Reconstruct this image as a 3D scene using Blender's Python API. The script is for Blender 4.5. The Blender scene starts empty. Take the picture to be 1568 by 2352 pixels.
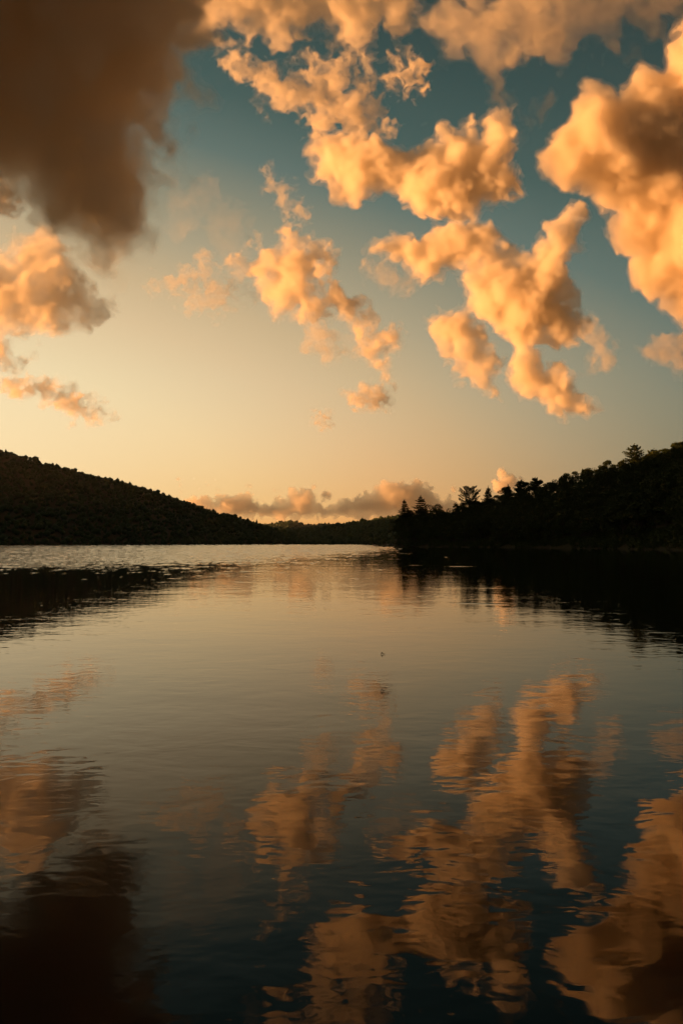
import bpy, math, random
import numpy as np
from mathutils import Vector

# ------------------------------------------------------------------ camera
S = bpy.context.scene
C = S.collection
PITCH = math.radians(2.70)
CAM_H = 1.6
F = 1568.0            # focal length in picture units of 1568 x 2352 (24 mm lens on a 24 x 36 mm upright frame)
cam = bpy.data.objects.new('camera', bpy.data.cameras.new('camera'))
C.objects.link(cam)
cam.location = (0, 0, CAM_H)
cam.rotation_euler = (math.pi / 2 + PITCH, 0, 0)
cam.data.sensor_fit = 'VERTICAL'
cam.data.sensor_width = 24.0
cam.data.sensor_height = 36.0
cam.data.lens = 24.0
cam.data.clip_start = 0.1
cam.data.clip_end = 200000.0
S.camera = cam
S.view_settings.view_transform = 'Standard'
S.view_settings.look = 'None'
S.view_settings.exposure = 1.35
S.cycles.use_denoising = True
S.cycles.use_adaptive_sampling = True
S.cycles.adaptive_threshold = 0.04
S.cycles.volume_bounces = 12
S.cycles.max_bounces = 16
S.cycles.transparent_max_bounces = 32
S.cycles.sample_clamp_indirect = 4.0

SUN_AZ, SUN_EL = math.radians(-92.5), math.radians(1.5)
GLOW_AZ, GLOW_EL = -40.0, 3.0

# ------------------------------------------------------------------ sky
W = bpy.data.worlds.new('World'); S.world = W; W.use_nodes = True
nt = W.node_tree; nt.nodes.clear()
def N(t, **kw):
    n = nt.nodes.new(t)
    for k, v in kw.items(): setattr(n, k, v)
    return n
def L(a, b): nt.links.new(a, b)
def M(op, a, b=None, c=None, clamp=False):
    n = N('ShaderNodeMath', operation=op, use_clamp=clamp)
    for i, x in enumerate((a, b, c)):
        if x is None: continue
        if isinstance(x, (int, float)): n.inputs[i].default_value = x
        else: L(x, n.inputs[i])
    return n.outputs[0]
def s2l(c): return tuple((x / 255 / 12.92) if x / 255 <= 0.04045 else ((x / 255 + 0.055) / 1.055) ** 2.4 for x in c) + (1,)
def ramp(fac, stops):
    r = N('ShaderNodeValToRGB'); cr = r.color_ramp
    while len(cr.elements) < len(stops): cr.elements.new(0.5)
    for e, (p, c) in zip(cr.elements, stops): e.position = p; e.color = s2l(c)
    L(fac, r.inputs[0]); return r.outputs[0]
def mixc(f, a, b, mode='MIX'):
    m = N('ShaderNodeMix', data_type='RGBA', blend_type=mode)
    for i, x in ((0, f), (6, a), (7, b)):
        if isinstance(x, (int, float)): m.inputs[i].default_value = x
        elif isinstance(x, tuple): m.inputs[i].default_value = x
        else: L(x, m.inputs[i])
    return m.outputs[2]
tc = N('ShaderNodeTexCoord'); sx = N('ShaderNodeSeparateXYZ'); L(tc.outputs['Generated'], sx.inputs[0])
el = M('MULTIPLY', M('ARCSINE', sx.outputs[2]), 180 / math.pi)
az = M('MULTIPLY', M('ARCTAN2', sx.outputs[0], sx.outputs[1]), 180 / math.pi)
da = M('MULTIPLY', M('SUBTRACT', az, GLOW_AZ), 0.45)
de = M('MULTIPLY', M('SUBTRACT', el, GLOW_EL), 1.15)
d = M('SQRT', M('ADD', M('MULTIPLY', da, da), M('MULTIPLY', de, de)))
D = lambda q: q / 80.0
grad = ramp(M('DIVIDE', d, 80.0, clamp=True), [
    (D(0), (252, 236, 202)), (D(8), (247, 228, 186)), (D(14), (236, 214, 170)), (D(19.5), (217, 190, 148)), (D(23), (199, 174, 134)), (D(26.5), (170, 157, 127)),
    (D(30), (140, 137, 115)), (D(34), (94, 111, 103)), (D(38), (66, 89, 84)), (D(43), (50, 73, 70)), (D(48), (39, 59, 57)), (D(54), (42, 50, 46)), (D(80), (72, 57, 42))])
# warm band of thick air low over the horizon
warm = ramp(M('DIVIDE', d, 80.0, clamp=True), [(D(0), (252, 216, 152)), (D(14), (245, 188, 106)), (D(20), (230, 162, 84)), (D(25), (184, 138, 82)), (D(30), (128, 112, 80)), (D(40), (86, 80, 64)), (D(80), (100, 66, 46))])
band = M('POWER', M('SUBTRACT', 1.0, M('DIVIDE', M('MAXIMUM', el, 0.0), 14.0, clamp=True)), 1.5)
col = mixc(band, grad, warm)
low = M('POWER', M('SUBTRACT', 1.0, M('DIVIDE', M('MAXIMUM', el, 0.0), 3.2, clamp=True)), 1.4)
front = M('SUBTRACT', 1.0, M('DIVIDE', d, 34.0, clamp=True))
col = mixc(M('MULTIPLY', low, M('POWER', front, .5)), col, s2l((236, 138, 66)))
sky = N('ShaderNodeTexSky', sky_type='NISHITA', sun_disc=False)
sky.sun_elevation = SUN_EL; sky.sun_rotation = SUN_AZ % (2 * math.pi); sky.air_density = 1.5; sky.dust_density = 3.0; sky.ozone_density = 1.0
bg1 = N('ShaderNodeBackground'); L(sky.outputs[0], bg1.inputs[0]); bg1.inputs[1].default_value = 0.01
bg2 = N('ShaderNodeBackground'); L(col, bg2.inputs[0]); bg2.inputs[1].default_value = 0.40
add = N('ShaderNodeAddShader'); L(bg1.outputs[0], add.inputs[0]); L(bg2.outputs[0], add.inputs[1])
out = N('ShaderNodeOutputWorld'); L(add.outputs[0], out.inputs[0])

# ------------------------------------------------------------------ sun, low on the left
sun = bpy.data.objects.new('sun', bpy.data.lights.new('sun', 'SUN')); C.objects.link(sun)
sun.data.energy = 4.7; sun.data.angle = math.radians(0.5); sun.data.color = (1.0, 0.41, 0.12)
sd = Vector((math.sin(SUN_AZ) * math.cos(SUN_EL), math.cos(SUN_AZ) * math.cos(SUN_EL), math.sin(SUN_EL)))
sun.rotation_euler = (-sd).to_track_quat('-Z', 'Y').to_euler()
S.cycles.use_preview_denoising = False

# ------------------------------------------------------------------ clouds
def ray(px, py):
    """direction (forward component about 1) of a point of the picture"""
    x = (px - 784.0) / F; z = (1176.0 - py) / F
    c, s = math.cos(PITCH), math.sin(PITCH)
    return np.stack([x + 0 * z, c - s * z, s + c * z], -1)

def interp_matrix(n, step, wl, off):
    t = (np.arange(n) * step) / wl + off
    i = np.floor(t).astype(int); f = t - i
    m = np.zeros((n, i.max() + 4), np.float32)
    w = [(1 - f) ** 3 / 6, (3 * f ** 3 - 6 * f ** 2 + 4) / 6, (-3 * f ** 3 + 3 * f ** 2 + 3 * f + 1) / 6, f ** 3 / 6]
    for k in range(4): m[np.arange(n), i + k] += w[k]
    return m
def noise3(shape, step, wl, rng):
    wl = (wl,) * 3 if np.isscalar(wl) else wl
    a, b, c = [interp_matrix(n, step, w, rng.random()) for n, w in zip(shape, wl)]
    lat = rng.standard_normal((a.shape[1], b.shape[1], c.shape[1])).astype(np.float32) * 3.0
    r = np.tensordot(a, lat, (1, 0)); r = np.einsum('ijk,lj->ilk', r, b, optimize=True)
    return r @ c.T
def fbm(shape, step, wl, octs, rng, gain=0.5, billow=0.0, stretch=(1, 1, 1)):
    tot = np.zeros(shape, np.float32); amp = 1.0
    for o in range(octs):
        w = wl / 2 ** o
        if w < step * 1.6: break
        n = noise3(shape, step, tuple(w * s for s in stretch), rng)
        tot += amp * ((1 - billow) * n + billow * (1.6 * np.abs(n) - 1.1)); amp *= gain
    return tot
def poly_sdf(poly, X, Y):
    """signed distance to an outline, positive inside"""
    P = np.array(poly, np.float32); Q = np.roll(P, -1, 0)
    best = np.full(X.shape, 1e9, np.float32); inside = np.zeros(X.shape, bool)
    for (x0, y0), (x1, y1) in zip(P, Q):
        dx, dy = x1 - x0, y1 - y0
        t = np.clip(((X - x0) * dx + (Y - y0) * dy) / (dx * dx + dy * dy + 1e-9), 0, 1)
        best = np.minimum(best, (X - x0 - t * dx) ** 2 + (Y - y0 - t * dy) ** 2)
        if dy != 0:
            c = ((y0 > Y) != (y1 > Y)) & (X < dx * (Y - y0) / dy + x0)
            inside ^= c
    dd = np.sqrt(best)
    return np.where(inside, dd, -dd)
def surface_nets(f, iso=0.0):
    f = f - iso
    f[0] = f[-1] = -1e-3; f[:, 0] = f[:, -1] = -1e-3; f[:, :, 0] = f[:, :, -1] = -1e-3
    s = f > 0
    nx, ny, nz = f.shape
    cs = (slice(0, -1), slice(1, None))
    cnt = np.zeros((nx - 1, ny - 1, nz - 1), np.int8)
    for i in (0, 1):
        for j in (0, 1):
            for k in (0, 1): cnt += s[cs[i], cs[j], cs[k]]
    act = (cnt > 0) & (cnt < 8)
    idx = np.full(act.shape, -1, np.int32); ai = np.argwhere(act); idx[act] = np.arange(len(ai))
    acc = np.zeros((len(ai), 3), np.float32); num = np.zeros(len(ai), np.float32)
    corners = [(i, j, k) for i in (0, 1) for j in (0, 1) for k in (0, 1)]
    for a in corners:
        for ax in range(3):
            if a[ax]: continue
            b = list(a); b[ax] = 1
            fa = f[ai[:, 0] + a[0], ai[:, 1] + a[1], ai[:, 2] + a[2]]; fb = f[ai[:, 0] + b[0], ai[:, 1] + b[1], ai[:, 2] + b[2]]
            m = (fa > 0) != (fb > 0)
            t = np.where(m, fa / np.where(m, fa - fb, 1), 0)
            p = np.array(a, np.float32)[None] + t[:, None] * (np.array(b) - np.array(a))[None]
            acc += p * m[:, None]; num += m
    V = ai + acc / num[:, None]
    quads = []
    for ax in range(3):
        sl0 = [slice(1, -1)] * 3; sl0[ax] = slice(0, -1)
        sl1 = [slice(1, -1)] * 3; sl1[ax] = slice(1, None)
        a, b = s[tuple(sl0)], s[tuple(sl1)]
        e = np.argwhere(a != b); 
        if not len(e): continue
        fl = a[e[:, 0], e[:, 1], e[:, 2]]
        base = e.copy(); o1, o2 = [(1, 2), (2, 0), (0, 1)][ax]
        base[:, o1] += 1; base[:, o2] += 1
        def at(d1, d2):
            q = base.copy(); q[:, o1] -= d1; q[:, o2] -= d2
            return idx[q[:, 0], q[:, 1], q[:, 2]]
        q = np.stack([at(1, 1), at(0, 1), at(0, 0), at(1, 0)], -1)
        q[~fl] = q[~fl][:, ::-1]
        quads.append(q)
    return V, np.concatenate(quads)
def drop_specks(V, Q, least):
    """leaves out the loose crumbs smaller than `least` faces"""
    lab = np.arange(len(V))
    for _ in range(400):
        m_ = lab[Q].min(1); new_ = lab.copy()
        for k in range(4): np.minimum.at(new_, Q[:, k], m_)
        new_ = new_[new_]
        if (new_ == lab).all(): break
        lab = new_
    keep = np.bincount(lab[Q[:, 0]], minlength=len(V))[lab[Q[:, 0]]] >= least
    if not keep.any(): return V, Q
    Q = Q[keep]; used = np.unique(Q); remap = np.zeros(len(V), np.int64); remap[used] = np.arange(len(used))
    return V[used], remap[Q]
def raw_mesh(name, V, Q):
    me = bpy.data.meshes.new(name); k = Q.shape[1]
    me.vertices.add(len(V)); me.vertices.foreach_set('co', np.asarray(V, np.float32).ravel())
    me.loops.add(Q.size); me.loops.foreach_set('vertex_index', Q.ravel().astype(np.int32))
    me.polygons.add(len(Q)); me.polygons.foreach_set('loop_start', np.arange(0, Q.size, k, dtype=np.int32))
    me.update(calc_edges=True); return me

def vol_mat(name, dens, color=(1, .97, .93), aniso=0.25):
    m = bpy.data.materials.new(name); m.use_nodes = True; t = m.node_tree; t.nodes.clear()
    o = t.nodes.new('ShaderNodeOutputMaterial'); v = t.nodes.new('ShaderNodeVolumeScatter')
    v.inputs['Color'].default_value = (*color, 1); v.inputs['Density'].default_value = dens; v.inputs['Anisotropy'].default_value = aniso
    if min(color) < 1:                                  # warm evening light and dimming put into the cloud colour by absorption
        a = t.nodes.new('ShaderNodeVolumeAbsorption'); a.inputs['Density'].default_value = dens; a.inputs['Color'].default_value = (*color, 1)
        ad = t.nodes.new('ShaderNodeAddShader'); t.links.new(v.outputs[0], ad.inputs[0]); t.links.new(a.outputs[0], ad.inputs[1]); t.links.new(ad.outputs[0], o.inputs['Volume'])
    else: t.links.new(v.outputs[0], o.inputs['Volume'])
    return m

def gather(f, P):
    """trilinear sample of f at positions P (list of three arrays)"""
    I = []; W_ = []
    for ax in range(3):
        p = np.clip(P[ax], 0, f.shape[ax] - 1.001); i = p.astype(np.int32); I.append(i); W_.append(p - i)
    r = 0
    for a in (0, 1):
        for b_ in (0, 1):
            for c_ in (0, 1):
                r = r + f[I[0] + a, I[1] + b_, I[2] + c_] * ((W_[0] if a else 1 - W_[0]) * (W_[1] if b_ else 1 - W_[1]) * (W_[2] if c_ else 1 - W_[2]))
    return r.astype(np.float32)

def cloud(label, poly, alt=1300.0, thick=0.55, zmax=90, wl=90, amp=11, billow=0.5, step=2.4, mfp=22.0, seed=1, dist=None, shrink=2,
          warp=6.0, fringe=7.0, fmfp=64.0, gain=.68, rag=.75, tint=(1, .968, .905), aniso=.2, yaw=0.0):
    rng = np.random.default_rng(seed)
    P = np.array(poly, float); pad = amp * 2.6 + 2.3 * fringe + 8
    x0, y0 = P.min(0) - pad; x1, y1 = P.max(0) + pad
    xs = np.arange(x0, x1, step); ys = np.arange(y0, y1, step); zs = np.arange(-zmax - 2.5 * amp - 2 * fringe, zmax + 2.5 * amp + 2 * fringe, step * 1.25)
    X, Y = np.meshgrid(xs, ys, indexing='ij')
    sd = poly_sdf(poly, X, Y) - shrink; sd = np.where(sd < 0, 1.3 * sd, sd)
    shp = (len(xs), len(ys), len(zs))
    half = np.clip(thick * sd, 3, None); half = zmax * np.tanh(half / zmax)
    lo = noise3((shp[0], shp[1], 1), step, 150, rng)[:, :, 0] * zmax * 0.12
    Z = zs[None, None, :] - lo[:, :, None]
    f = np.minimum(sd, half)[:, :, None] - Z * Z / (half[:, :, None] + 6)
    f = np.clip(f, -4 * amp - 3 * fringe, None).astype(np.float32)
    f += amp * .4 * noise3(shp, step, wl, rng)
    f += amp * rag * fbm(shp, step, wl * .5, 6, rng, gain=gain, billow=billow)
    if warp:
        G = [np.arange(n, dtype=np.float32) for n in shp]
        G = [G[0][:, None, None], G[1][None, :, None], G[2][None, None, :]]
        w1 = [warp / step * (noise3(shp, step, wl * .4, rng) + .5 * noise3(shp, step, wl * .16, rng)) for _ in range(3)]
        f = gather(f, [g + w for g, w in zip(G, w1)])
    for ax in range(3):
        n = shp[ax]; e_ = np.minimum(np.arange(n), np.arange(n)[::-1]); sh_ = [1, 1, 1]; sh_[ax] = n
        f -= (np.clip(9 - e_, 0, None) * 4.0).astype(np.float32).reshape(sh_)
    cx, cy = P.mean(0)
    dc = ray(cx, cy); el_ = math.atan2(dc[2], math.hypot(dc[0], dc[1]))
    R = dist or min(alt / math.tan(max(el_, .02)) / math.cos(el_), 20000)
    top = None
    for iso, mf, part in ((0.0, mfp, 'cloud'), (-fringe, fmfp, 'fringe'), (-2.3 * fringe, fmfp * 2.6, 'veil')):
        V, Q = surface_nets(f.copy(), iso)
        if part == 'cloud': V, Q = drop_specks(V, Q, 260)
        px = x0 + V[:, 0] * step; py = y0 + V[:, 1] * step; w = zs[0] + V[:, 2] * step * 1.25 - (px - cx) * yaw
        co = ray(px, py) * (R * (1 + w / F))[:, None] + np.array([0, 0, CAM_H])
        me = raw_mesh(part, co, Q)
        o = bpy.data.objects.new(part, me); C.objects.link(o)
        sc_ = R / F
        me.materials.append(vol_mat(part, 1.0 / (mf * sc_), tint, aniso))
        if top is None: top = o; o['label'] = label; o['category'] = 'cloud'; o['group'] = 'clouds in the evening sky'
        else: o.parent = top
    print('CLOUD', label, len(top.data.polygons), shp)
    return top

CLOUDS = [
 ('huge dark brown storm cloud filling the upper left of the sky', [(-1500,-500),(490,-500),(480,0),(452,120),(446,230),(385,260),(370,325),(340,335),(385,430),(378,490),(310,540),(260,572),(190,560),(130,530),(70,470),(20,430),(-60,470),(-200,560),(-500,600),(-1500,620)],  # outline drawn far out of view on the left to shade the visible part
  dict(seed=11, zmax=230, thick=.9, step=4.4, amp=17, wl=120, mfp=85, alt=600, fringe=30, fmfp=170, warp=16, tint=(.975,.91,.80), rag=1.15, yaw=-0.12, gain=0.7, billow=0.2, shrink=-4)),
 ('small cloud added for the orange sunlit underside of the storm cloud at the left edge', [(-120,425),(0,415),(48,440),(66,470),(30,488),(-120,495)], dict(seed=32, zmax=26, amp=8, wl=40, mfp=40, fringe=10, dist=3300)),  # separate cloud added to give the storm cloud its orange lit edge
 ('orange cloud with a dark left end under the storm cloud at the left edge', [(-140,560),(-20,600),(30,545),(100,550),(160,590),(210,650),(245,735),(200,742),(120,762),(0,768),(-140,760)],
  dict(seed=12, zmax=40, thick=0.5, amp=13, wl=60, mfp=44, dist=5600, rag=1.0, fringe=10, aniso=0.5, yaw=0.14)),
 ('faint pale scrap of cloud above the thin streak at the left edge', [(-60,770),(10,780),(40,820),(70,832),(40,852),(-60,860)], dict(seed=13, zmax=22, amp=7, wl=40, mfp=40, dist=8000, shrink=-3, aniso=0.5)),
 ('thin low orange streak of cloud over the left hill', [(2,878),(60,878),(120,876),(180,902),(215,925),(258,960),(218,980),(170,955),(100,917),(20,902)], dict(seed=14, zmax=18, amp=8, wl=34, mfp=28, step=2, dist=6500, shrink=-4, aniso=0.5, yaw=0.12)),
 ('faint hazy wisp of cloud in the middle of the pale sky', [(350,650),(400,645),(420,620),(480,600),(530,645),(600,675),(560,705),(470,720),(420,685)], dict(seed=15, zmax=14, amp=11, wl=36, mfp=140, step=2.5, dist=7200, warp=9, rag=1.1, billow=0.0, shrink=-5, fmfp=260)),
 ('ragged bright cloud in the centre of the sky with a tail running down right', [(525,605),(580,578),(600,553),(650,560),(655,515),(682,545),(735,562),(757,610),(732,650),(760,662),(810,688),(848,730),(858,765),(908,768),(892,810),(887,862),(850,825),(825,795),(795,765),(768,722),(720,732),(690,722),(640,722),(600,682),(588,642),(533,625)],
  dict(seed=16, zmax=40, thick=.5, amp=9, wl=48, mfp=36, step=2.5, dist=2950, warp=8, rag=0.9, billow=0.2, shrink=-2, fringe=9, yaw=0.2, gain=0.74)),
 ('soft small cloud hanging below the ragged centre cloud', [(695,735),(740,748),(795,800),(765,828),(710,815)], dict(seed=17, zmax=18, amp=9, wl=36, mfp=90, step=2.5, dist=4700, shrink=-3, fmfp=180)),
 ('little orange puff low in the middle of the sky', [(795,905),(850,890),(885,878),(892,932),(850,922),(808,932)], dict(seed=18, zmax=14, amp=5, wl=30, mfp=30, step=2, shrink=-4)),
 ('tiny pale puff lowest in the middle of the sky', [(722,955),(742,952),(758,966),(740,978),(724,972)], dict(seed=19, zmax=8, amp=3, wl=20, mfp=22, step=2, shrink=-3)),
 ('small slanting wisp of cloud left of the main cumulus', [(610,375),(642,388),(662,430),(694,500),(650,488),(612,440)], dict(seed=20, zmax=18, amp=9, wl=38, mfp=100, step=2.5, dist=2600, warp=8, rag=1.0, billow=0.0, shrink=-3, fmfp=200)),
 ('long ragged cloud streaming down right from the top centre', [(498,100),(540,118),(600,143),(650,138),(690,163),(735,128),(800,118),(832,190),(862,240),(905,305),(872,325),(820,318),(760,284),(720,294),(690,258),(640,244),(600,252),(560,184),(518,152)],
  dict(seed=21, zmax=34, thick=.5, amp=10.5, wl=46, mfp=70, step=2.5, dist=1900, warp=10, rag=1.0, billow=0.1, shrink=1.5, fringe=9, yaw=0.2, fmfp=120, gain=0.74)),
 ('bright cream cloud bank along the top edge of the sky', [(440,-80),(955,-80),(962,60),(905,92),(872,52),(852,112),(884,182),(842,195),(800,122),(742,114),(735,82),(690,92),(640,104),(588,90),(540,66),(474,70)],
  dict(seed=22, zmax=60, thick=.5, amp=9, wl=60, mfp=56, dist=2750, rag=0.9, billow=0.2, yaw=0.15, fmfp=110, shrink=4, gain=0.72)),
 ('small torn cloud fragment beside the top centre gap of blue', [(888,138),(950,112),(974,160),(974,234),(930,204),(892,198)], dict(seed=23, zmax=18, amp=10, wl=45, mfp=38, step=2.5, dist=1700, warp=9, rag=1.0, billow=0.1, shrink=-2)),
 ('soft dull brown veil of cloud across the top right', [(965,-120),(1560,-160),(1480,20),(1432,60),(1400,20),(1330,62),(1312,132),(1232,184),(1218,272),(1180,284),(1128,224),(1088,154),(1030,132),(975,84)],
  dict(seed=24, zmax=45, thick=.4, amp=26, wl=110, mfp=200, step=4, dist=1900, fmfp=380, fringe=14, tint=(1,.95,.85), rag=1.2, billow=0)),
 ('brown scrap of cloud in the top right corner', [(1440,-120),(1700,-120),(1600,10),(1545,70),(1480,100),(1430,85),(1450,0)], dict(seed=25, zmax=30, thick=.4, amp=18, wl=90, mfp=170, step=4, dist=1500, fmfp=340, fringe=12, rag=1.1, billow=0)),
 ('bright cumulus with two rounded towers right of the middle', [(715,340),(720,305),(870,305),(940,350),(985,328),(1020,282),(1060,298),(1080,272),(1100,312),(1118,262),(1165,248),(1182,300),(1172,370),(1198,385),(1202,442),(1140,480),(1110,465),(1090,505),(1020,510),(960,495),(900,445),(860,442),(815,468),(775,453),(758,410),(723,405)],
  dict(seed=3, zmax=75, thick=.6, amp=7.5, wl=60, mfp=21, step=2.2, dist=2500, fringe=6, fmfp=52, rag=0.8, shrink=1, warp=5, yaw=0.33, billow=0.7, gain=0.72)),
 ('big arching cumulus curving down toward the right hill', [(848,565),(890,542),(950,547),(970,558),(1000,517),(1050,507),(1120,517),(1152,563),(1220,588),(1240,540),(1290,480),(1338,468),(1334,540),(1303,600),(1308,690),(1352,745),(1312,802),(1250,782),(1215,792),(1240,830),(1295,832),(1322,888),(1370,945),(1290,955),(1208,908),(1166,870),(1178,800),(1128,752),(1072,702),(1062,650),(1068,620),(1020,618),(975,660),(928,622)],
  dict(seed=5, zmax=75, thick=.6, amp=7.5, wl=60, mfp=21, step=2.2, dist=3600, fringe=6, fmfp=52, rag=0.8, shrink=1, warp=5, yaw=0.33, billow=0.7, gain=0.72)),
 ('plump cumulus tucked in the curve left of the arching cloud', [(983,735),(1020,707),(1070,702),(1102,740),(1132,790),(1164,835),(1142,872),(1148,930),(1108,892),(1058,872),(1028,820),(998,780)], dict(seed=26, zmax=55, amp=7.5, wl=60, mfp=21, step=2.2, dist=4300, fringe=6, fmfp=52, rag=0.8, shrink=4, warp=5, yaw=0.18, billow=0.7, gain=0.72)),
 ('small dim cloud fragment trailing off the arching cloud on its right', [(1328,735),(1362,728),(1388,770),(1418,832),(1360,842),(1346,780)], dict(seed=27, zmax=18, amp=7, wl=45, mfp=95, step=2.5, dist=5300, shrink=-2, fmfp=160)),
 ('towering golden cumulus filling the right edge of the sky', [(1820,-40),(1568,55),(1520,128),(1450,148),(1420,203),(1350,192),(1298,238),(1292,280),(1248,318),(1246,372),(1266,432),(1330,440),(1408,502),(1408,552),(1448,600),(1458,672),(1520,692),(1568,748),(1820,820)],
  dict(seed=7, zmax=150, thick=.8, amp=10, wl=110, mfp=25, step=3, dist=2200, fringe=6, fmfp=80, rag=0.9, shrink=3, tint=(.982,.94,.86), yaw=-0.1, billow=0.7, gain=0.7)),
 ('small dull grey cloud at the right edge above the right hill', [(1460,795),(1530,773),(1568,763),(1680,755),(1680,860),(1540,855),(1488,832)], dict(seed=28, zmax=24, amp=8.5, wl=55, mfp=80, step=3, dist=5500, fmfp=160, tint=(.96,.9,.8))),
 ('long bank of pale cumulus heads along the far horizon', [(410,1150),(450,1133),(490,1152),(520,1137),(568,1131),(602,1157),(650,1150),(668,1124),(720,1118),(727,1156),(770,1162),(798,1140),(850,1132),(878,1105),(950,1106),(990,1120),(1018,1150),(1032,1133),(1052,1160),(1045,1196),(900,1190),(800,1190),(700,1193),(640,1191),(560,1194),(500,1190),(420,1170)],
  dict(seed=29, zmax=40, thick=.9, amp=4.2, wl=34, mfp=24, fmfp=40, fringe=1.6, warp=2, step=1.6, dist=16000, aniso=.5, rag=1.3, billow=0.9, gain=0.62)),
 ('small glowing cumulus head rising behind the right hill', [(1133,1105),(1160,1081),(1187,1090),(1198,1125),(1150,1140),(1128,1128)], dict(seed=30, zmax=22, amp=3.5, wl=22, mfp=16, fmfp=40, fringe=2, warp=2, step=1.4, dist=14000, rag=1.2, billow=0.9)),
 ('faint pinkish haze of cloud in the pale sky right of the storm cloud', [(370,400),(470,420),(560,500),(620,590),(540,640),(440,600),(380,520)], dict(seed=41, zmax=14, amp=16, wl=70, mfp=900, fmfp=1300, fringe=8, dist=8600, rag=1.0, billow=0, step=3.2)),
 ('very faint scraps of cloud between the centre cloud and the arching cloud', [(835,610),(900,618),(958,652),(922,674),(868,655)], dict(seed=31, zmax=12, amp=7.5, wl=36, mfp=140, step=2.2, shrink=-4, fmfp=260)),
]
for label_, poly_, kw_ in CLOUDS: cloud(label_, poly_, **kw_)


# ------------------------------------------------------------------ materials of the land
def mat(name, base, rough=.8, vary=None, scale=1.0, transl=0.0):
    m = bpy.data.materials.new(name); m.use_nodes = True; t = m.node_tree; b = t.nodes['Principled BSDF']
    b.inputs['Roughness'].default_value = rough; b.inputs['Base Color'].default_value = (*base, 1); b.inputs['Specular IOR Level'].default_value = .15
    if vary:
        tc = t.nodes.new('ShaderNodeTexCoord'); nz = t.nodes.new('ShaderNodeTexNoise'); nz.inputs['Scale'].default_value = scale; nz.inputs['Detail'].default_value = 4
        t.links.new(tc.outputs['Object'], nz.inputs['Vector'])
        r = t.nodes.new('ShaderNodeValToRGB'); r.color_ramp.elements[0].position = .35; r.color_ramp.elements[1].position = .65
        r.color_ramp.elements[0].color = (*base, 1); r.color_ramp.elements[1].color = (*vary, 1)
        t.links.new(nz.outputs[0], r.inputs[0]); t.links.new(r.outputs[0], b.inputs['Base Color'])
    return m
M_LEAF = mat('broad leaves', (.036, .058, .016), .6, (.066, .084, .022), .35)
M_NEEDLE = mat('pine needles', (.026, .042, .018), .6, (.040, .058, .022), .6)
M_BARK = mat('bark', (.060, .048, .036), .9, (.10, .085, .065), 3.0)
M_WOOD = mat('far wood', (.018, .040, .012), .7, (.032, .056, .016), .012)
M_GROUND = mat('forest ground', (.045, .042, .022), .95, (.06, .05, .03), .05)
M_BED = mat('lake bed', (.03, .028, .02), .95, (.05, .045, .03), .2)
M_DEBRIS = mat('dead leaf', (.035, .022, .012), .7, (.06, .035, .02), 40.0)

def new(name, me, m=None, parent=None, kind=None, label=None, cat=None, group=None):
    o = bpy.data.objects.new(name, me); C.objects.link(o)
    if m: me.materials.append(m)
    if parent: o.parent = parent
    for k, v in (('kind', kind), ('label', label), ('category', cat), ('group', group)):
        if v: o[k] = v
    return o

# ------------------------------------------------------------------ hills: strips of slope from the shore (a) over the ridge (b) and down behind
H0 = 1253.0   # picture height of the horizon in the middle of the frame
def at_dist(px, dist, z=0.0):
    x = (px - 784.0) / F
    return np.array([x * dist, dist, z])
def crest_z(px, py, dist):
    dc = ray(px, py); return CAM_H + dist * dc[2] / dc[1]
def lerp_table(tab, q):
    t = np.array(tab, float); return np.stack([np.interp(q, t[:, 0], t[:, k]) for k in range(1, t.shape[1])], -1)
def slope(name, table, nx, nt, tree_h, seed, back=1.5, bump=.06):
    """table rows: px, shore distance, ridge distance, crest row py (tree tops). Returns the surface as an array and a sampler."""
    px = np.linspace(table[0][0], table[-1][0], nx); T = lerp_table(table, px)
    rng = np.random.default_rng(seed)
    n1 = noise3((nx, nt, 1), 1.0, 14.0, rng)[:, :, 0]; n2 = noise3((nx, nt, 1), 1.0, 5.0, rng)[:, :, 0]
    Vv = np.zeros((nx, nt, 3))
    for i in range(nx):
        ds, dr, py = T[i]
        zr = max(crest_z(px[i], py, dr) - tree_h, .6)
        t = np.linspace(-.06, back, nt)
        dist = ds + (dr - ds) * t
        up = np.clip(t, 0, 1); prof = np.where(t <= 1, up ** .85 * (1 - .12 * np.sin(up * math.pi)), 1 - .55 * (t - 1) ** 2)
        z = zr * prof + zr * bump * (n1[i] * .8 + n2[i] * .3) * np.clip(up * (1.15 - up) * 4, 0, 1)
        z = np.where(t <= 0, -1.2 * np.abs(t) * 10, z + .35)
        Vv[i, :, 0] = (px[i] - 784) / F * dist; Vv[i, :, 1] = dist; Vv[i, :, 2] = z
    return Vv
def grid_mesh(name, Vv):
    nx, nt, _ = Vv.shape; ii = np.arange(nx * nt).reshape(nx, nt)
    Q = np.stack([ii[:-1, :-1], ii[1:, :-1], ii[1:, 1:], ii[:-1, 1:]], -1).reshape(-1, 4)
    me = raw_mesh(name, Vv.reshape(-1, 3), Q); me.polygons.foreach_set('use_smooth', np.ones(len(Q), bool)); return me
def sample(Vv, u, t):
    nx, nt, _ = Vv.shape; a = u * (nx - 1); b = t * (nt - 1)
    i = np.clip(a.astype(int), 0, nx - 2); j = np.clip(b.astype(int), 0, nt - 2); fa = (a - i)[:, None]; fb = (b - j)[:, None]
    return (Vv[i, j] * (1 - fa) * (1 - fb) + Vv[i + 1, j] * fa * (1 - fb) + Vv[i, j + 1] * (1 - fa) * fb + Vv[i + 1, j + 1] * fa * fb)

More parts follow.
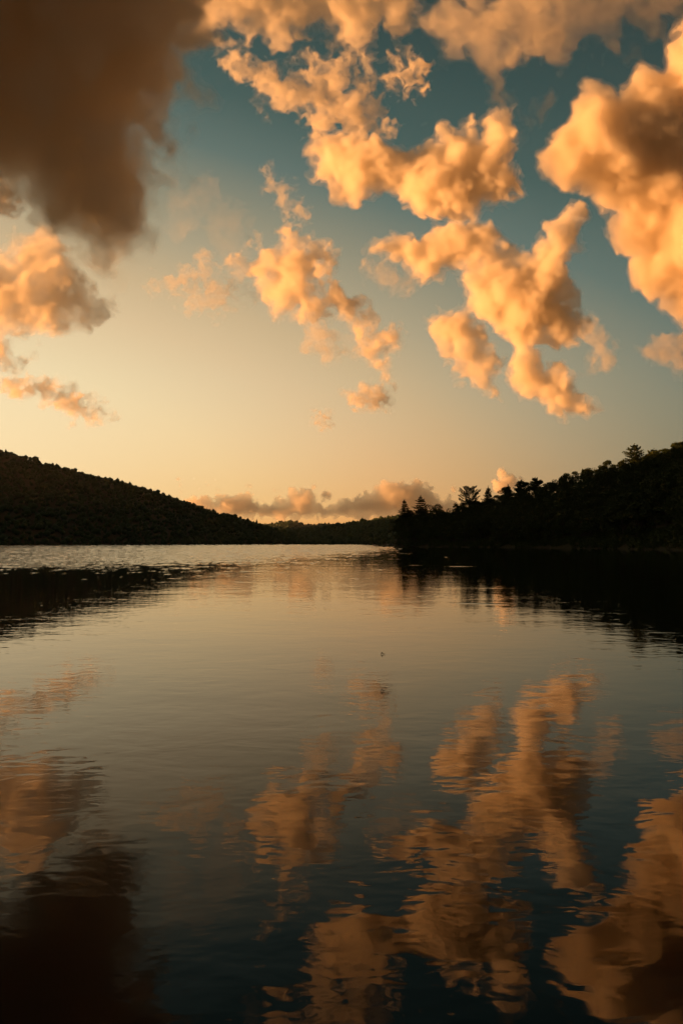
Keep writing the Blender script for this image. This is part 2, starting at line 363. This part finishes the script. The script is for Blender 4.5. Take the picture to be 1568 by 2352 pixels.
def ico(sub):
    import bmesh
    bm = bmesh.new(); bmesh.ops.create_icosphere(bm, subdivisions=sub, radius=1)
    V = np.array([v.co[:] for v in bm.verts]); T = np.array([[v.index for v in f.verts] for f in bm.faces]); bm.free(); return V, T
def crown_protos(n, rng, sub=2):
    """lumpy far crowns, and a few pointed ones"""
    V, T = ico(sub); out = []
    for k in range(n):
        c = rng.standard_normal((9, 3)); c /= np.linalg.norm(c, axis=1)[:, None]
        r = .72 + .45 * np.max(np.clip(V @ c.T, 0, 1) ** 5 * rng.uniform(.5, 1.1, 9), 1) + rng.uniform(-.09, .09, len(V))
        P = V * r[:, None]
        if k % 5 == 4:
            h = (P[:, 2] + 1) / 2; P[:, :2] *= (1.05 - .85 * np.clip(h, 0, 1))[:, None]; P[:, 2] *= 1.35
        out.append(P)
    return out, T
def far_wood(name, Vv, count, size, seed, label=None, t0=.02, t1=.8, u0=0., u1=1., tall=1.15, sub=1):
    rng = np.random.default_rng(seed); protos, T = crown_protos(10, rng, sub)
    u = rng.uniform(u0, u1, count); t = rng.uniform(t0, t1, count)
    P = sample(Vv, u, t); nv = len(protos[0])
    s = size * np.clip(np.exp(rng.standard_normal(count) * .34), .45, 2.1) * np.where(rng.random(count) < .06, 1.35, 1)
    k = rng.choice(10, count, p=[.115] * 4 + [.04] + [.115] * 4 + [.04]); a = rng.uniform(0, 6.28, count)
    V = np.array(protos)[k]
    ca, sa = np.cos(a)[:, None], np.sin(a)[:, None]
    X = (V[:, :, 0] * ca - V[:, :, 1] * sa) * s[:, None]; Y = (V[:, :, 0] * sa + V[:, :, 1] * ca) * s[:, None]
    Z = V[:, :, 2] * (s * tall)[:, None] + (size * .75 + (s - size) * .9)[:, None]
    V = np.stack([X, Y, Z], -1) + P[:, None, :]
    Q = (T[None] + (np.arange(count) * nv)[:, None, None]).reshape(-1, 3)
    me = raw_mesh(name, V.reshape(-1, 3), Q)
    return new(name, me, M_WOOD, kind='stuff', label=label)

LEFT = [(-14000, 700, 1900, 900), (-5200, 760, 1700, 1000), (-2600, 830, 1600, 985), (-1200, 900, 1600, 985), (-400, 1000, 1600, 1000), (0, 1080, 1650, 1043), (75, 1100, 1650, 1064), (200, 1130, 1680, 1096), (260, 1150, 1700, 1108), (370, 1200, 1750, 1139), (450, 1250, 1780, 1166), (540, 1350, 1820, 1189), (600, 1450, 1880, 1206), (650, 1560, 1950, 1220), (700, 1700, 2050, 1234), (760, 1900, 2150, 1247)]
MID = [(560, 2250, 2900, 1240), (640, 2150, 2900, 1226), (690, 2100, 2900, 1217), (725, 2050, 2900, 1211), (764, 2000, 2850, 1206), (843, 1950, 2750, 1199), (911, 1900, 2600, 1189), (1000, 1850, 2500, 1182), (1200, 1800, 2500, 1165)]
FAR = [(380, 4200, 5600, 1214), (560, 4200, 5600, 1209), (610, 4200, 5600, 1208), (636, 4200, 5600, 1202), (658, 4200, 5600, 1199), (676, 4200, 5600, 1201), (700, 4200, 5600, 1206), (760, 4200, 5600, 1207), (820, 4200, 5600, 1211), (1000, 4200, 5600, 1215)]
RIGHT = [(904, 448, 470, 1249), (916, 436, 462, 1184), (940, 425, 462, 1178), (985, 405, 455, 1167), (1016, 392, 448, 1172), (1032, 388, 446, 1180), (1046, 378, 445, 1164), (1080, 360, 440, 1158), (1110, 348, 435, 1148), (1160, 328, 425, 1131), (1200, 312, 415, 1122), (1240, 296, 405, 1114), (1290, 276, 395, 1102), (1340, 256, 385, 1088), (1400, 234, 370, 1073), (1440, 220, 360, 1063), (1490, 204, 345, 1053), (1530, 192, 335, 1043), (1568, 180, 325, 1020), (1750, 140, 290, 975), (2200, 100, 240, 880), (3400, 62, 190, 640)]
left = slope('left', LEFT, 260, 60, 6, 41); mid = slope('mid', MID, 120, 40, 6.5, 42); far = slope('far', FAR, 160, 40, 0, 43, bump=.12); right = slope('right', RIGHT, 240, 50, 6.5, 44)
# hill added on the left, out of the picture: it keeps the low sun off the lake and the right hill
WEST = np.zeros((60, 24, 3))
for i_, y_ in enumerate(np.linspace(-900, 1150, 60)):
    t_ = np.linspace(0, 1.6, 24)
    WEST[i_, :, 0] = -620 - .08 * abs(y_ - 300) - t_ * 420; WEST[i_, :, 1] = y_
    WEST[i_, :, 2] = np.where(t_ < 1, 78 * t_ ** .8, 78 - 30 * (t_ - 1)) - .5 + 3 * np.sin(y_ / 90.0) * np.clip(t_, 0, 1)
BACK = np.zeros((60, 24, 3))  # hill added unseen behind the left one, keeps sun off the hills beyond
for i_, y_ in enumerate(np.linspace(1950, 6500, 60)):
    t_ = np.linspace(-1, 1, 24)
    BACK[i_, :, 0] = -960 - .17 * (y_ - 2000) + t_ * 430; BACK[i_, :, 1] = y_
    BACK[i_, :, 2] = (120 + 10 * math.sin(y_ / 300.0)) * min(1, (y_ - 1900) / 350) * (1 - t_ * t_) ** .8 - .6
for nm, Vv in (('rear_sun_block_hill', BACK), ('left_sun_block_hill', WEST), ('left_hill', left), ('middle_hill', mid), ('far_hill', far), ('right_hill', right)):
    new(nm, grid_mesh(nm, Vv), M_GROUND if nm != 'far_hill' else M_WOOD, kind='structure')
far_wood('distant_woods', left, 42000, 3.7, 51, 'dark wooded slope of the left hill running down to the lake', u0=.55, t1=.74, tall=.95)
far_wood('distant_woods', mid, 9000, 4.4, 52, 'dark woods on the low hill beyond the end of the lake', t1=.74)
far_wood('distant_woods', far, 9000, 6.0, 53, 'woods on the farthest ridge behind the gap', t1=.74)

# ------------------------------------------------------------------ trees of the right shore
def tube_mesh(path, radii, nseg=7):
    """tapered tube along a path -> verts, quads"""
    path = np.array(path, float); n = len(path); V = []; Q = []
    for i in range(n):
        d = path[min(i + 1, n - 1)] - path[max(i - 1, 0)]; d /= np.linalg.norm(d) + 1e-9
        a = np.cross(d, [.3, .9, .1]); a /= np.linalg.norm(a) + 1e-9; b_ = np.cross(d, a)
        for k in range(nseg):
            t = 6.28318 * k / nseg; V.append(path[i] + radii[i] * (a * math.cos(t) + b_ * math.sin(t)))
    for i in range(n - 1):
        for k in range(nseg): Q.append([i * nseg + k, i * nseg + (k + 1) % nseg, (i + 1) * nseg + (k + 1) % nseg, (i + 1) * nseg + k])
    return np.array(V), np.array(Q)
def join(parts):
    V = []; Q = []; o = 0
    for v, q in parts: V.append(v); Q.append(q + o); o += len(v)
    return np.concatenate(V), np.concatenate(Q)
def leaf_quads(cent, size, rng, flat=.0, elong=1.0):
    n = len(cent); a = rng.standard_normal((n, 3)); a[:, 2] *= 1 - flat; a /= np.linalg.norm(a, axis=1)[:, None]
    b_ = rng.standard_normal((n, 3)); b_[:, 2] *= 1 - flat; b_ -= a * (a * b_).sum(1)[:, None]; b_ /= np.linalg.norm(b_, axis=1)[:, None]
    s = size * rng.uniform(.6, 1.3, n)[:, None]; a = a * s * elong; b_ = b_ * s
    V = np.stack([cent - a, cent + b_ * .6, cent + a, cent - b_ * .6], 1).reshape(-1, 3)
    return V, np.arange(n * 4).reshape(-1, 4)
def broadleaf(seed, h=15.0, w=9.0, leaves=3000, open_=0.0, base=.16):
    rng = np.random.default_rng(seed); parts = []
    lean = rng.uniform(-.4, .4, 2)
    trunk = [(0, 0, -1.2)] + [(lean[0] * t * t, lean[1] * t * t, h * .8 * t) for t in np.linspace(.0, 1, 7)]
    parts.append(tube_mesh(trunk, np.linspace(.26, .05, 8)))
    cl = []
    nl = 15
    for k in range(nl):
        t = rng.uniform(base + .04, .97); a = k * 2.4 + rng.uniform(-.4, .4)
        prof = math.sin(min(1, (t - base) / (1 - base) * .9 + .16) * math.pi) ** .6
        r = w * .5 * prof * rng.uniform(.55, .95)
        tip = np.array([math.cos(a) * r + lean[0] * t, math.sin(a) * r + lean[1] * t, h * t])
        root = np.array([lean[0] * t * t * .5, lean[1] * t * t * .5, h * max(.1, t - .22) * .85])
        parts.append(tube_mesh([root, root * .45 + tip * .55 + [0, 0, .3], tip], [.09, .06, .02], 5))
        cl.append((tip, rng.uniform(.13, .24) * w * (1 - .35 * open_)))
    cl.append((np.array([lean[0], lean[1], h * .93]), w * .2))
    P = []
    per = leaves // len(cl)
    for c, r in cl:
        d = rng.standard_normal((per, 3)); d /= np.linalg.norm(d, axis=1)[:, None]
        P.append(c + d * (r * rng.uniform(.35, 1.08, per) ** .5)[:, None] * [1, 1, .78])
    return join(parts), leaf_quads(np.concatenate(P), .33, rng)
def pine(seed, h=24.0, w=7.0, base=.3, kind='cone', needles=4200):
    rng = np.random.default_rng(seed); parts = []
    bend = rng.uniform(-.35, .35, 2)
    axis = lambda t: np.array([bend[0] * math.sin(t * 2.6), bend[1] * math.sin(t * 2.1), h * t])
    parts.append(tube_mesh([(0, 0, -1.2)] + [axis(t) for t in np.linspace(0, 1, 10)], np.linspace(.34, .03, 11)))
    P = []; nw = {'cone': 10, 'round': 9, 'open': 7}[kind]
    for k in range(nw):
        t = base + (1 - base) * (k + rng.uniform(-.25, .25)) / nw
        if kind == 'cone': prof = (1 - (t - base) / (1 - base)) ** .75 * .95 + .08
        elif kind == 'open': prof = .5 + .5 * math.sin(min(1., (t - base) / (1 - base) * .8 + .2) * math.pi)
        else: prof = .35 + .65 * math.sin(min(1., (t - base) / (1 - base) * 1.05 + .12) * math.pi)
        nb = rng.integers(5, 9); a0 = rng.uniform(0, 6.28)
        for j in range(nb):
            a = a0 + j * 6.283 / nb + rng.uniform(-.35, .35); r = w * .5 * prof * rng.uniform(.55, 1.12)
            rise = rng.uniform(.05, .28) + {'cone': .08, 'round': .3, 'open': .45}[kind] * t
            p0 = axis(t); dv = np.array([math.cos(a), math.sin(a), 0])
            p1 = p0 + dv * r * .55 + [0, 0, r * rise * .35]; p2 = p0 + dv * r + [0, 0, r * rise]
            parts.append(tube_mesh([p0, p1, p2], [.07, .05, .015], 4))
            m = int(needles / (nw * 5)); q = rng.uniform({'cone': .2, 'round': .4, 'open': .55}[kind], 1.05, m)[:, None]
            line = np.where(q < .6, p0 + (p1 - p0) * q / .6, p1 + (p2 - p1) * (q - .6) / .4)
            side = np.array([-dv[1], dv[0], 0])
            wd = .34 * r * (1 - np.abs(q - .65))
            P.append(line + side * rng.uniform(-1, 1, (m, 1)) * wd + np.array([0, 0, 1]) * rng.uniform(-.1, .38, (m, 1)))
    m = 60; top = axis(1.0); P.append(top + rng.standard_normal((m, 3)) * [.22, .22, .7] + [0, 0, -.5])
    return join(parts), leaf_quads(np.concatenate(P), .27, rng, flat=.35, elong=1.35)
def tree(name, geo, loc, scale, rot, label, cat, group, leafmat, lean=0.0):
    (tv, tq), (lv, lq) = geo if not isinstance(geo, tuple) or len(geo) == 2 else geo
    root = bpy.data.objects.new(name, None); C.objects.link(root)
    root.location = loc; root.scale = (scale[0], scale[0], scale[1]); root.rotation_euler = (0, lean, rot)
    root['label'] = label; root['category'] = cat; root['group'] = group
    new('trunk', raw_mesh('trunk', tv, tq), M_BARK, root); new('crown', raw_mesh('crown', lv, lq), leafmat, root)
    return root
def copy_tree(src, loc, scale, rot, label):
    r = src.copy(); C.objects.link(r); r.location = loc; r.scale = (scale[0], scale[0], scale[1]); r.rotation_euler = (0, 0, rot); r['label'] = label
    for ch in src.children:
        c = ch.copy(); C.objects.link(c); c.parent = r
    return r
RPX = np.linspace(RIGHT[0][0], RIGHT[-1][0], right.shape[0])
def right_ground(px, t):
    u = np.array([(px - RPX[0]) / (RPX[-1] - RPX[0])]); tt = (t + .06) / 1.56
    return sample(right, u, np.array([tt]))[0]
LAB = 'dark leafy tree in the nearly black wood on the right hill'
rng = np.random.default_rng(77)
protos = []
leafy = 0
cells = []; fill = []
for px in np.concatenate([np.arange(918, 1100, 14), np.arange(1100, 1300, 19), np.arange(1300, 1660, 26)]):
    tab = lerp_table(RIGHT, px); span = tab[1] - tab[0]
    n = max(2, int(round(span / 15)))
    for k in range(n):
        cells.append((px + rng.uniform(-9, 9), min(1.0, (k + .5 + rng.uniform(-.4, .4)) / n)))
        fill.append((px + rng.uniform(-14, 14), min(1.05, (k + rng.uniform(0, 1)) / n)))
print('TREES', len(cells))
for i, (px, t) in enumerate(cells):
    g = right_ground(px, max(t, .03)); crest = 10.0 if px < 1060 else (10.8 if px < 1290 else 12.2)
    hh = crest * rng.uniform(.78, 1.06) / 15.0; ww = rng.uniform(.85, 1.3)
    if i < 7:
        protos.append(tree('broadleaf_tree', broadleaf(100 + i, open_=.4 * (i % 3 == 2)), g, (ww, hh), rng.uniform(0, 6.28), LAB, 'tree', 'leafy trees of the right hill', M_LEAF))
    else: copy_tree(protos[rng.integers(7)], g, (ww, hh), rng.uniform(0, 6.28), LAB)

# thickets between and below the trees: leaf clumps from the waterline to the ridge
P_ = []
for px, t in fill + [(p_ + rng.uniform(-8, 8), rng.uniform(-.012, .07)) for p_ in np.linspace(914, 1720, 330)] + [(rng.uniform(914, 1700), rng.uniform(.0, 1.1)) for _ in range(500)]:
    g = right_ground(px, t); low = t < .07; r_ = rng.uniform(.8, 2.0) if low else rng.uniform(2.0, 3.6); n_ = 170 if low else 330
    d_ = rng.standard_normal((n_, 3)); d_ /= np.linalg.norm(d_, axis=1)[:, None]
    c_ = g + [0, 0, r_ * .55 if low else rng.uniform(2.0, 7.5)]
    P_.append(c_ + d_ * (r_ * rng.uniform(.3, 1.1, n_) ** .5)[:, None] * [1.15, 1.15, .9])
new('thickets', raw_mesh('thickets', *leaf_quads(np.concatenate(P_), .30, rng)), M_LEAF, kind='stuff', label='black tangle of shrubs and saplings under the trees of the right shore')

def stand(px, py_top, t):
    """foot on the slope and height of a tree whose top is seen at px, py_top"""
    g = right_ground(px, t); z = crest_z(px, py_top, g[1]); return g, z - g[2]
PINES = [
 ('pine_tree', 928, 1149, .75, 28, 'cone', .42, 'slim spiky pine standing first at the tip of the wooded point'),
 ('pine_tree', 965, 1140, .7, 42, 'cone', .38, 'bushy cone shaped pine just right of the slim pine at the tip of the point'),
 ('pine_tree', 1078, 1123, .8, 46, 'open', .5, 'open round topped pine with gaps in its crown, alone above the wood'),
 ('pine_tree', 1121, 1121, .85, 30, 'cone', .4, 'narrow pointed pine right of the open round topped pine'),
 ('pine_tree', 1168, 1116, .9, 26, 'cone', .4, 'small blunt pine on the skyline in front of the glowing cloud head'),
 ('pine_tree', 1197, 1104, .9, 34, 'round', .4, 'dense rounded pine on the skyline just right of the glowing cloud head'),
 ('pine_tree', 1230, 1099, .95, 28, 'round', .45, 'loose small pine at the right end of the skyline pine row'),
 ('pine_tree', 1460, 1023, .95, 46, 'round', .42, 'tall airy pine with spreading upswept boughs high on the right skyline'),
 ('pine_tree', 1503, 1034, .95, 40, 'round', .4, 'broad lower pine beside the tall airy pine on the right skyline'),
 ('pine_tree', 1339, 1079, .97, 10, 'cone', .5, 'thin spike of a young conifer left of the bump on the right skyline'),
 ('pine_tree', 1391, 1066, .97, 13, 'cone', .5, 'small leaning conifer tip midway up the right skyline'),
 ('pine_tree', 1433, 1058, .97, 10, 'cone', .5, 'small conifer spike just left of the tall airy pine'),
]
for i, (nm, px, py, t, wpx, kd, base, lab) in enumerate(PINES):
    g, h = stand(px, py, t); w = wpx / F * g[1] * 1.12
    tree(nm, pine(200 + i, h, w, base, kd), g, (1, 1), rng.uniform(0, 6.28), lab, 'pine', 'pines standing above the right wood', M_NEEDLE)
LEAFY = [
 (1046, 1154, .5, 24, 'small round leafy tree left of the open round topped pine'),
 (1003, 1167, .6, 38, 'open leafy tree with a ragged top right of the two pines on the point'),
 (1290, 1096, .95, 22, 'little dark round tree on the right skyline below the pine row'),
 (1556, 1018, .95, 40, 'rounded dark tree at the right edge of the skyline'),
]
for i, (px, py, t, wpx, lab) in enumerate(LEAFY):
    g, h = stand(px, py, t); w = wpx / F * g[1] * 1.2
    tree('broadleaf_tree', broadleaf(300 + i, h, w, 1700, 1.0, base=.3), g, (1, 1), rng.uniform(0, 6.28), lab, 'tree', 'leafy trees standing out of the right wood', M_LEAF)

# ------------------------------------------------------------------ lake
nx = 2
me = bpy.data.meshes.new('lake_bed'); me.from_pydata([(-16000, -300, -6), (16000, -300, -6), (16000, 9000, -6), (-16000, 9000, -6)], [], [(0, 1, 2, 3)])
new('lake_bed', me, M_BED, kind='structure')
# the water sheet: rings around the shore where the picture was taken, with real wavelets where the wind reaches
ang = np.radians(np.concatenate([np.linspace(-100, -31, 40)[:-1], np.linspace(-31, 9, 600), np.linspace(9, 31, 70)[1:], np.linspace(31, 100, 40)[1:]]))
rad = np.concatenate([np.linspace(.02, 14, 60)[:-1], 14 * np.exp(np.arange(0, math.log(1400 / 14), .0031)), np.geomspace(1450, 9000, 30)])
AA, RR = np.meshgrid(ang, rad, indexing='ij'); WX, WY = RR * np.sin(AA), RR * np.cos(AA)
rg = np.random.default_rng(5)
def wave_noise(wa, wr):
    return noise3((len(ang), len(rad), 1), 1.0, (wa, wr, 9.0), rg)[:, :, 0]
q_ = WY / (85 * np.exp(np.clip(WX / np.where(WX > 0, 15.5, 25.0), -30, 8)) + 4) + .14 * wave_noise(150, 90) + .06 * wave_noise(30, 10) + .24 * wave_noise(9, 3)
wind_ = np.clip((q_ - .7) / .8, 0, 1); wind_ = wind_ * wind_ * (3 - 2 * wind_)
dense = (RR > 14) & (RR < 1400) & (np.abs(AA) < math.radians(31))
WZ = np.where(dense, RR * wind_ * (.00030 * wave_noise(3.0, 3.2) + .00012 * wave_noise(6, 5)), 0)
gx = grid_mesh('water', np.stack([WX, WY, WZ], -1)[:, ::1]); me = gx
wm_ = me.attributes.new('wind', 'FLOAT', 'POINT'); wm_.data.foreach_set('value', np.where(RR > 1400, 1, wind_).astype(np.float32).ravel())
m = bpy.data.materials.new('water'); m.use_nodes = True; nt = m.node_tree; b = nt.nodes['Principled BSDF']
b.inputs['Base Color'].default_value = (.0008, .0014, .0013, 1); b.inputs['IOR'].default_value = 1.333
tc = N('ShaderNodeTexCoord'); sx = N('ShaderNodeSeparateXYZ'); L(tc.outputs['Object'], sx.inputs[0])
def noise(scale, detail=2.0, sxyz=(1, 1, 1), rough=.5, dist=0.0):
    mp = N('ShaderNodeMapping'); L(tc.outputs['Object'], mp.inputs[0]); mp.inputs['Scale'].default_value = sxyz
    n = N('ShaderNodeTexNoise'); L(mp.outputs[0], n.inputs['Vector']); n.inputs['Scale'].default_value = scale; n.inputs['Detail'].default_value = detail; n.inputs['Roughness'].default_value = rough; n.inputs['Distortion'].default_value = dist
    return n.outputs[0]
wa_ = N('ShaderNodeAttribute', attribute_name='wind'); wind = wa_.outputs['Fac']
h = M('MULTIPLY', noise(1.5, 3, (1, 1.4, 1), .5, .5), .0042)
h = M('ADD', h, M('MULTIPLY', noise(4.2, 2, (.8, 1.7, 1), .5, .3), .0014))
h = M('ADD', h, M('MULTIPLY', noise(.25, 2, (1, 1.3, 1)), .014))
h = M('ADD', h, M('MULTIPLY', M('MULTIPLY', noise(7.0, 2, (.7, 1.6, 1)), wind), .004))
bp = N('ShaderNodeBump'); bp.inputs['Strength'].default_value = 1.0; bp.inputs['Distance'].default_value = 1.0; L(h, bp.inputs['Height']); L(bp.outputs[0], b.inputs['Normal'])
L(M('ADD', M('MULTIPLY', wind, .15), .004), b.inputs['Roughness'])
new('water', me, m, kind='structure')

# ------------------------------------------------------------------ two scraps floating on the calm water
def floating(px, py, length, rot, label, seed):
    dc = ray(px, py); t = -CAM_H / dc[2]; p = dc * t
    r_ = np.random.default_rng(seed)
    root = bpy.data.objects.new('floating_leaf', None); C.objects.link(root); root.location = (p[0], p[1], 0.0); root.rotation_euler = (0, 0, rot)
    root['label'] = label; root['category'] = 'leaf'; root['group'] = 'scraps floating on the lake'
    n, k = 9, 6; V = []; Q = []
    for i in range(n):
        u = i / (n - 1); wd = length * .3 * math.sin(math.pi * (.04 + .94 * u)) ** .8
        for j in range(k):
            v = j / (k - 1) * 2 - 1
            V.append((-length * .5 + length * .55 * u, wd * v * .8, .004 + abs(v) ** 1.6 * wd * .75 + .012 * math.sin(u * 3) + r_.uniform(-.001, .001)))
    for i in range(n - 1):
        for j in range(k - 1): Q.append((i * k + j, (i + 1) * k + j, (i + 1) * k + j + 1, i * k + j + 1))
    bl = new('blade', raw_mesh('blade', np.array(V), np.array(Q)), M_DEBRIS, root); md = bl.modifiers.new('thickness', 'SOLIDIFY'); md.thickness = .003
    tv, tq = tube_mesh([(.03 * length, 0, .010), (.25 * length, .01 * length, .008), (.55 * length, -.03 * length, .016)], [.0035, .003, .002], 6)
    new('stem', raw_mesh('stem', tv, tq), M_DEBRIS, root)
floating(879, 1503, .06, .15, 'tiny dark curled leaf with raised stem floating farther out on the calm lake', 1)
floating(879, 1588, .046, -.1, 'tiny dark scrap floating on the orange cloud reflection, nearer of the two', 2)

# ------------------------------------------------------------------ evening haze over the valley
import bmesh
bm = bmesh.new(); bmesh.ops.create_cube(bm, size=1.0)
for v in bm.verts: v.co = (v.co.x * 60000, v.co.y * 12400 + 3500, (v.co.z + .5) * 342 - 12)
me = bpy.data.meshes.new('haze'); bm.to_mesh(me); bm.free()
m = bpy.data.materials.new('haze'); m.use_nodes = True; t = m.node_tree; t.nodes.clear()
o_ = t.nodes.new('ShaderNodeOutputMaterial'); v_ = t.nodes.new('ShaderNodeVolumePrincipled')
v_.inputs['Color'].default_value = (.75, .8, .82, 1); v_.inputs['Density'].default_value = .000016; v_.inputs['Density Attribute'].default_value = ''
t.links.new(v_.outputs[0], o_.inputs['Volume'])
new('haze', me, m, kind='stuff', label='thin evening haze lying over the lake and the far hills')
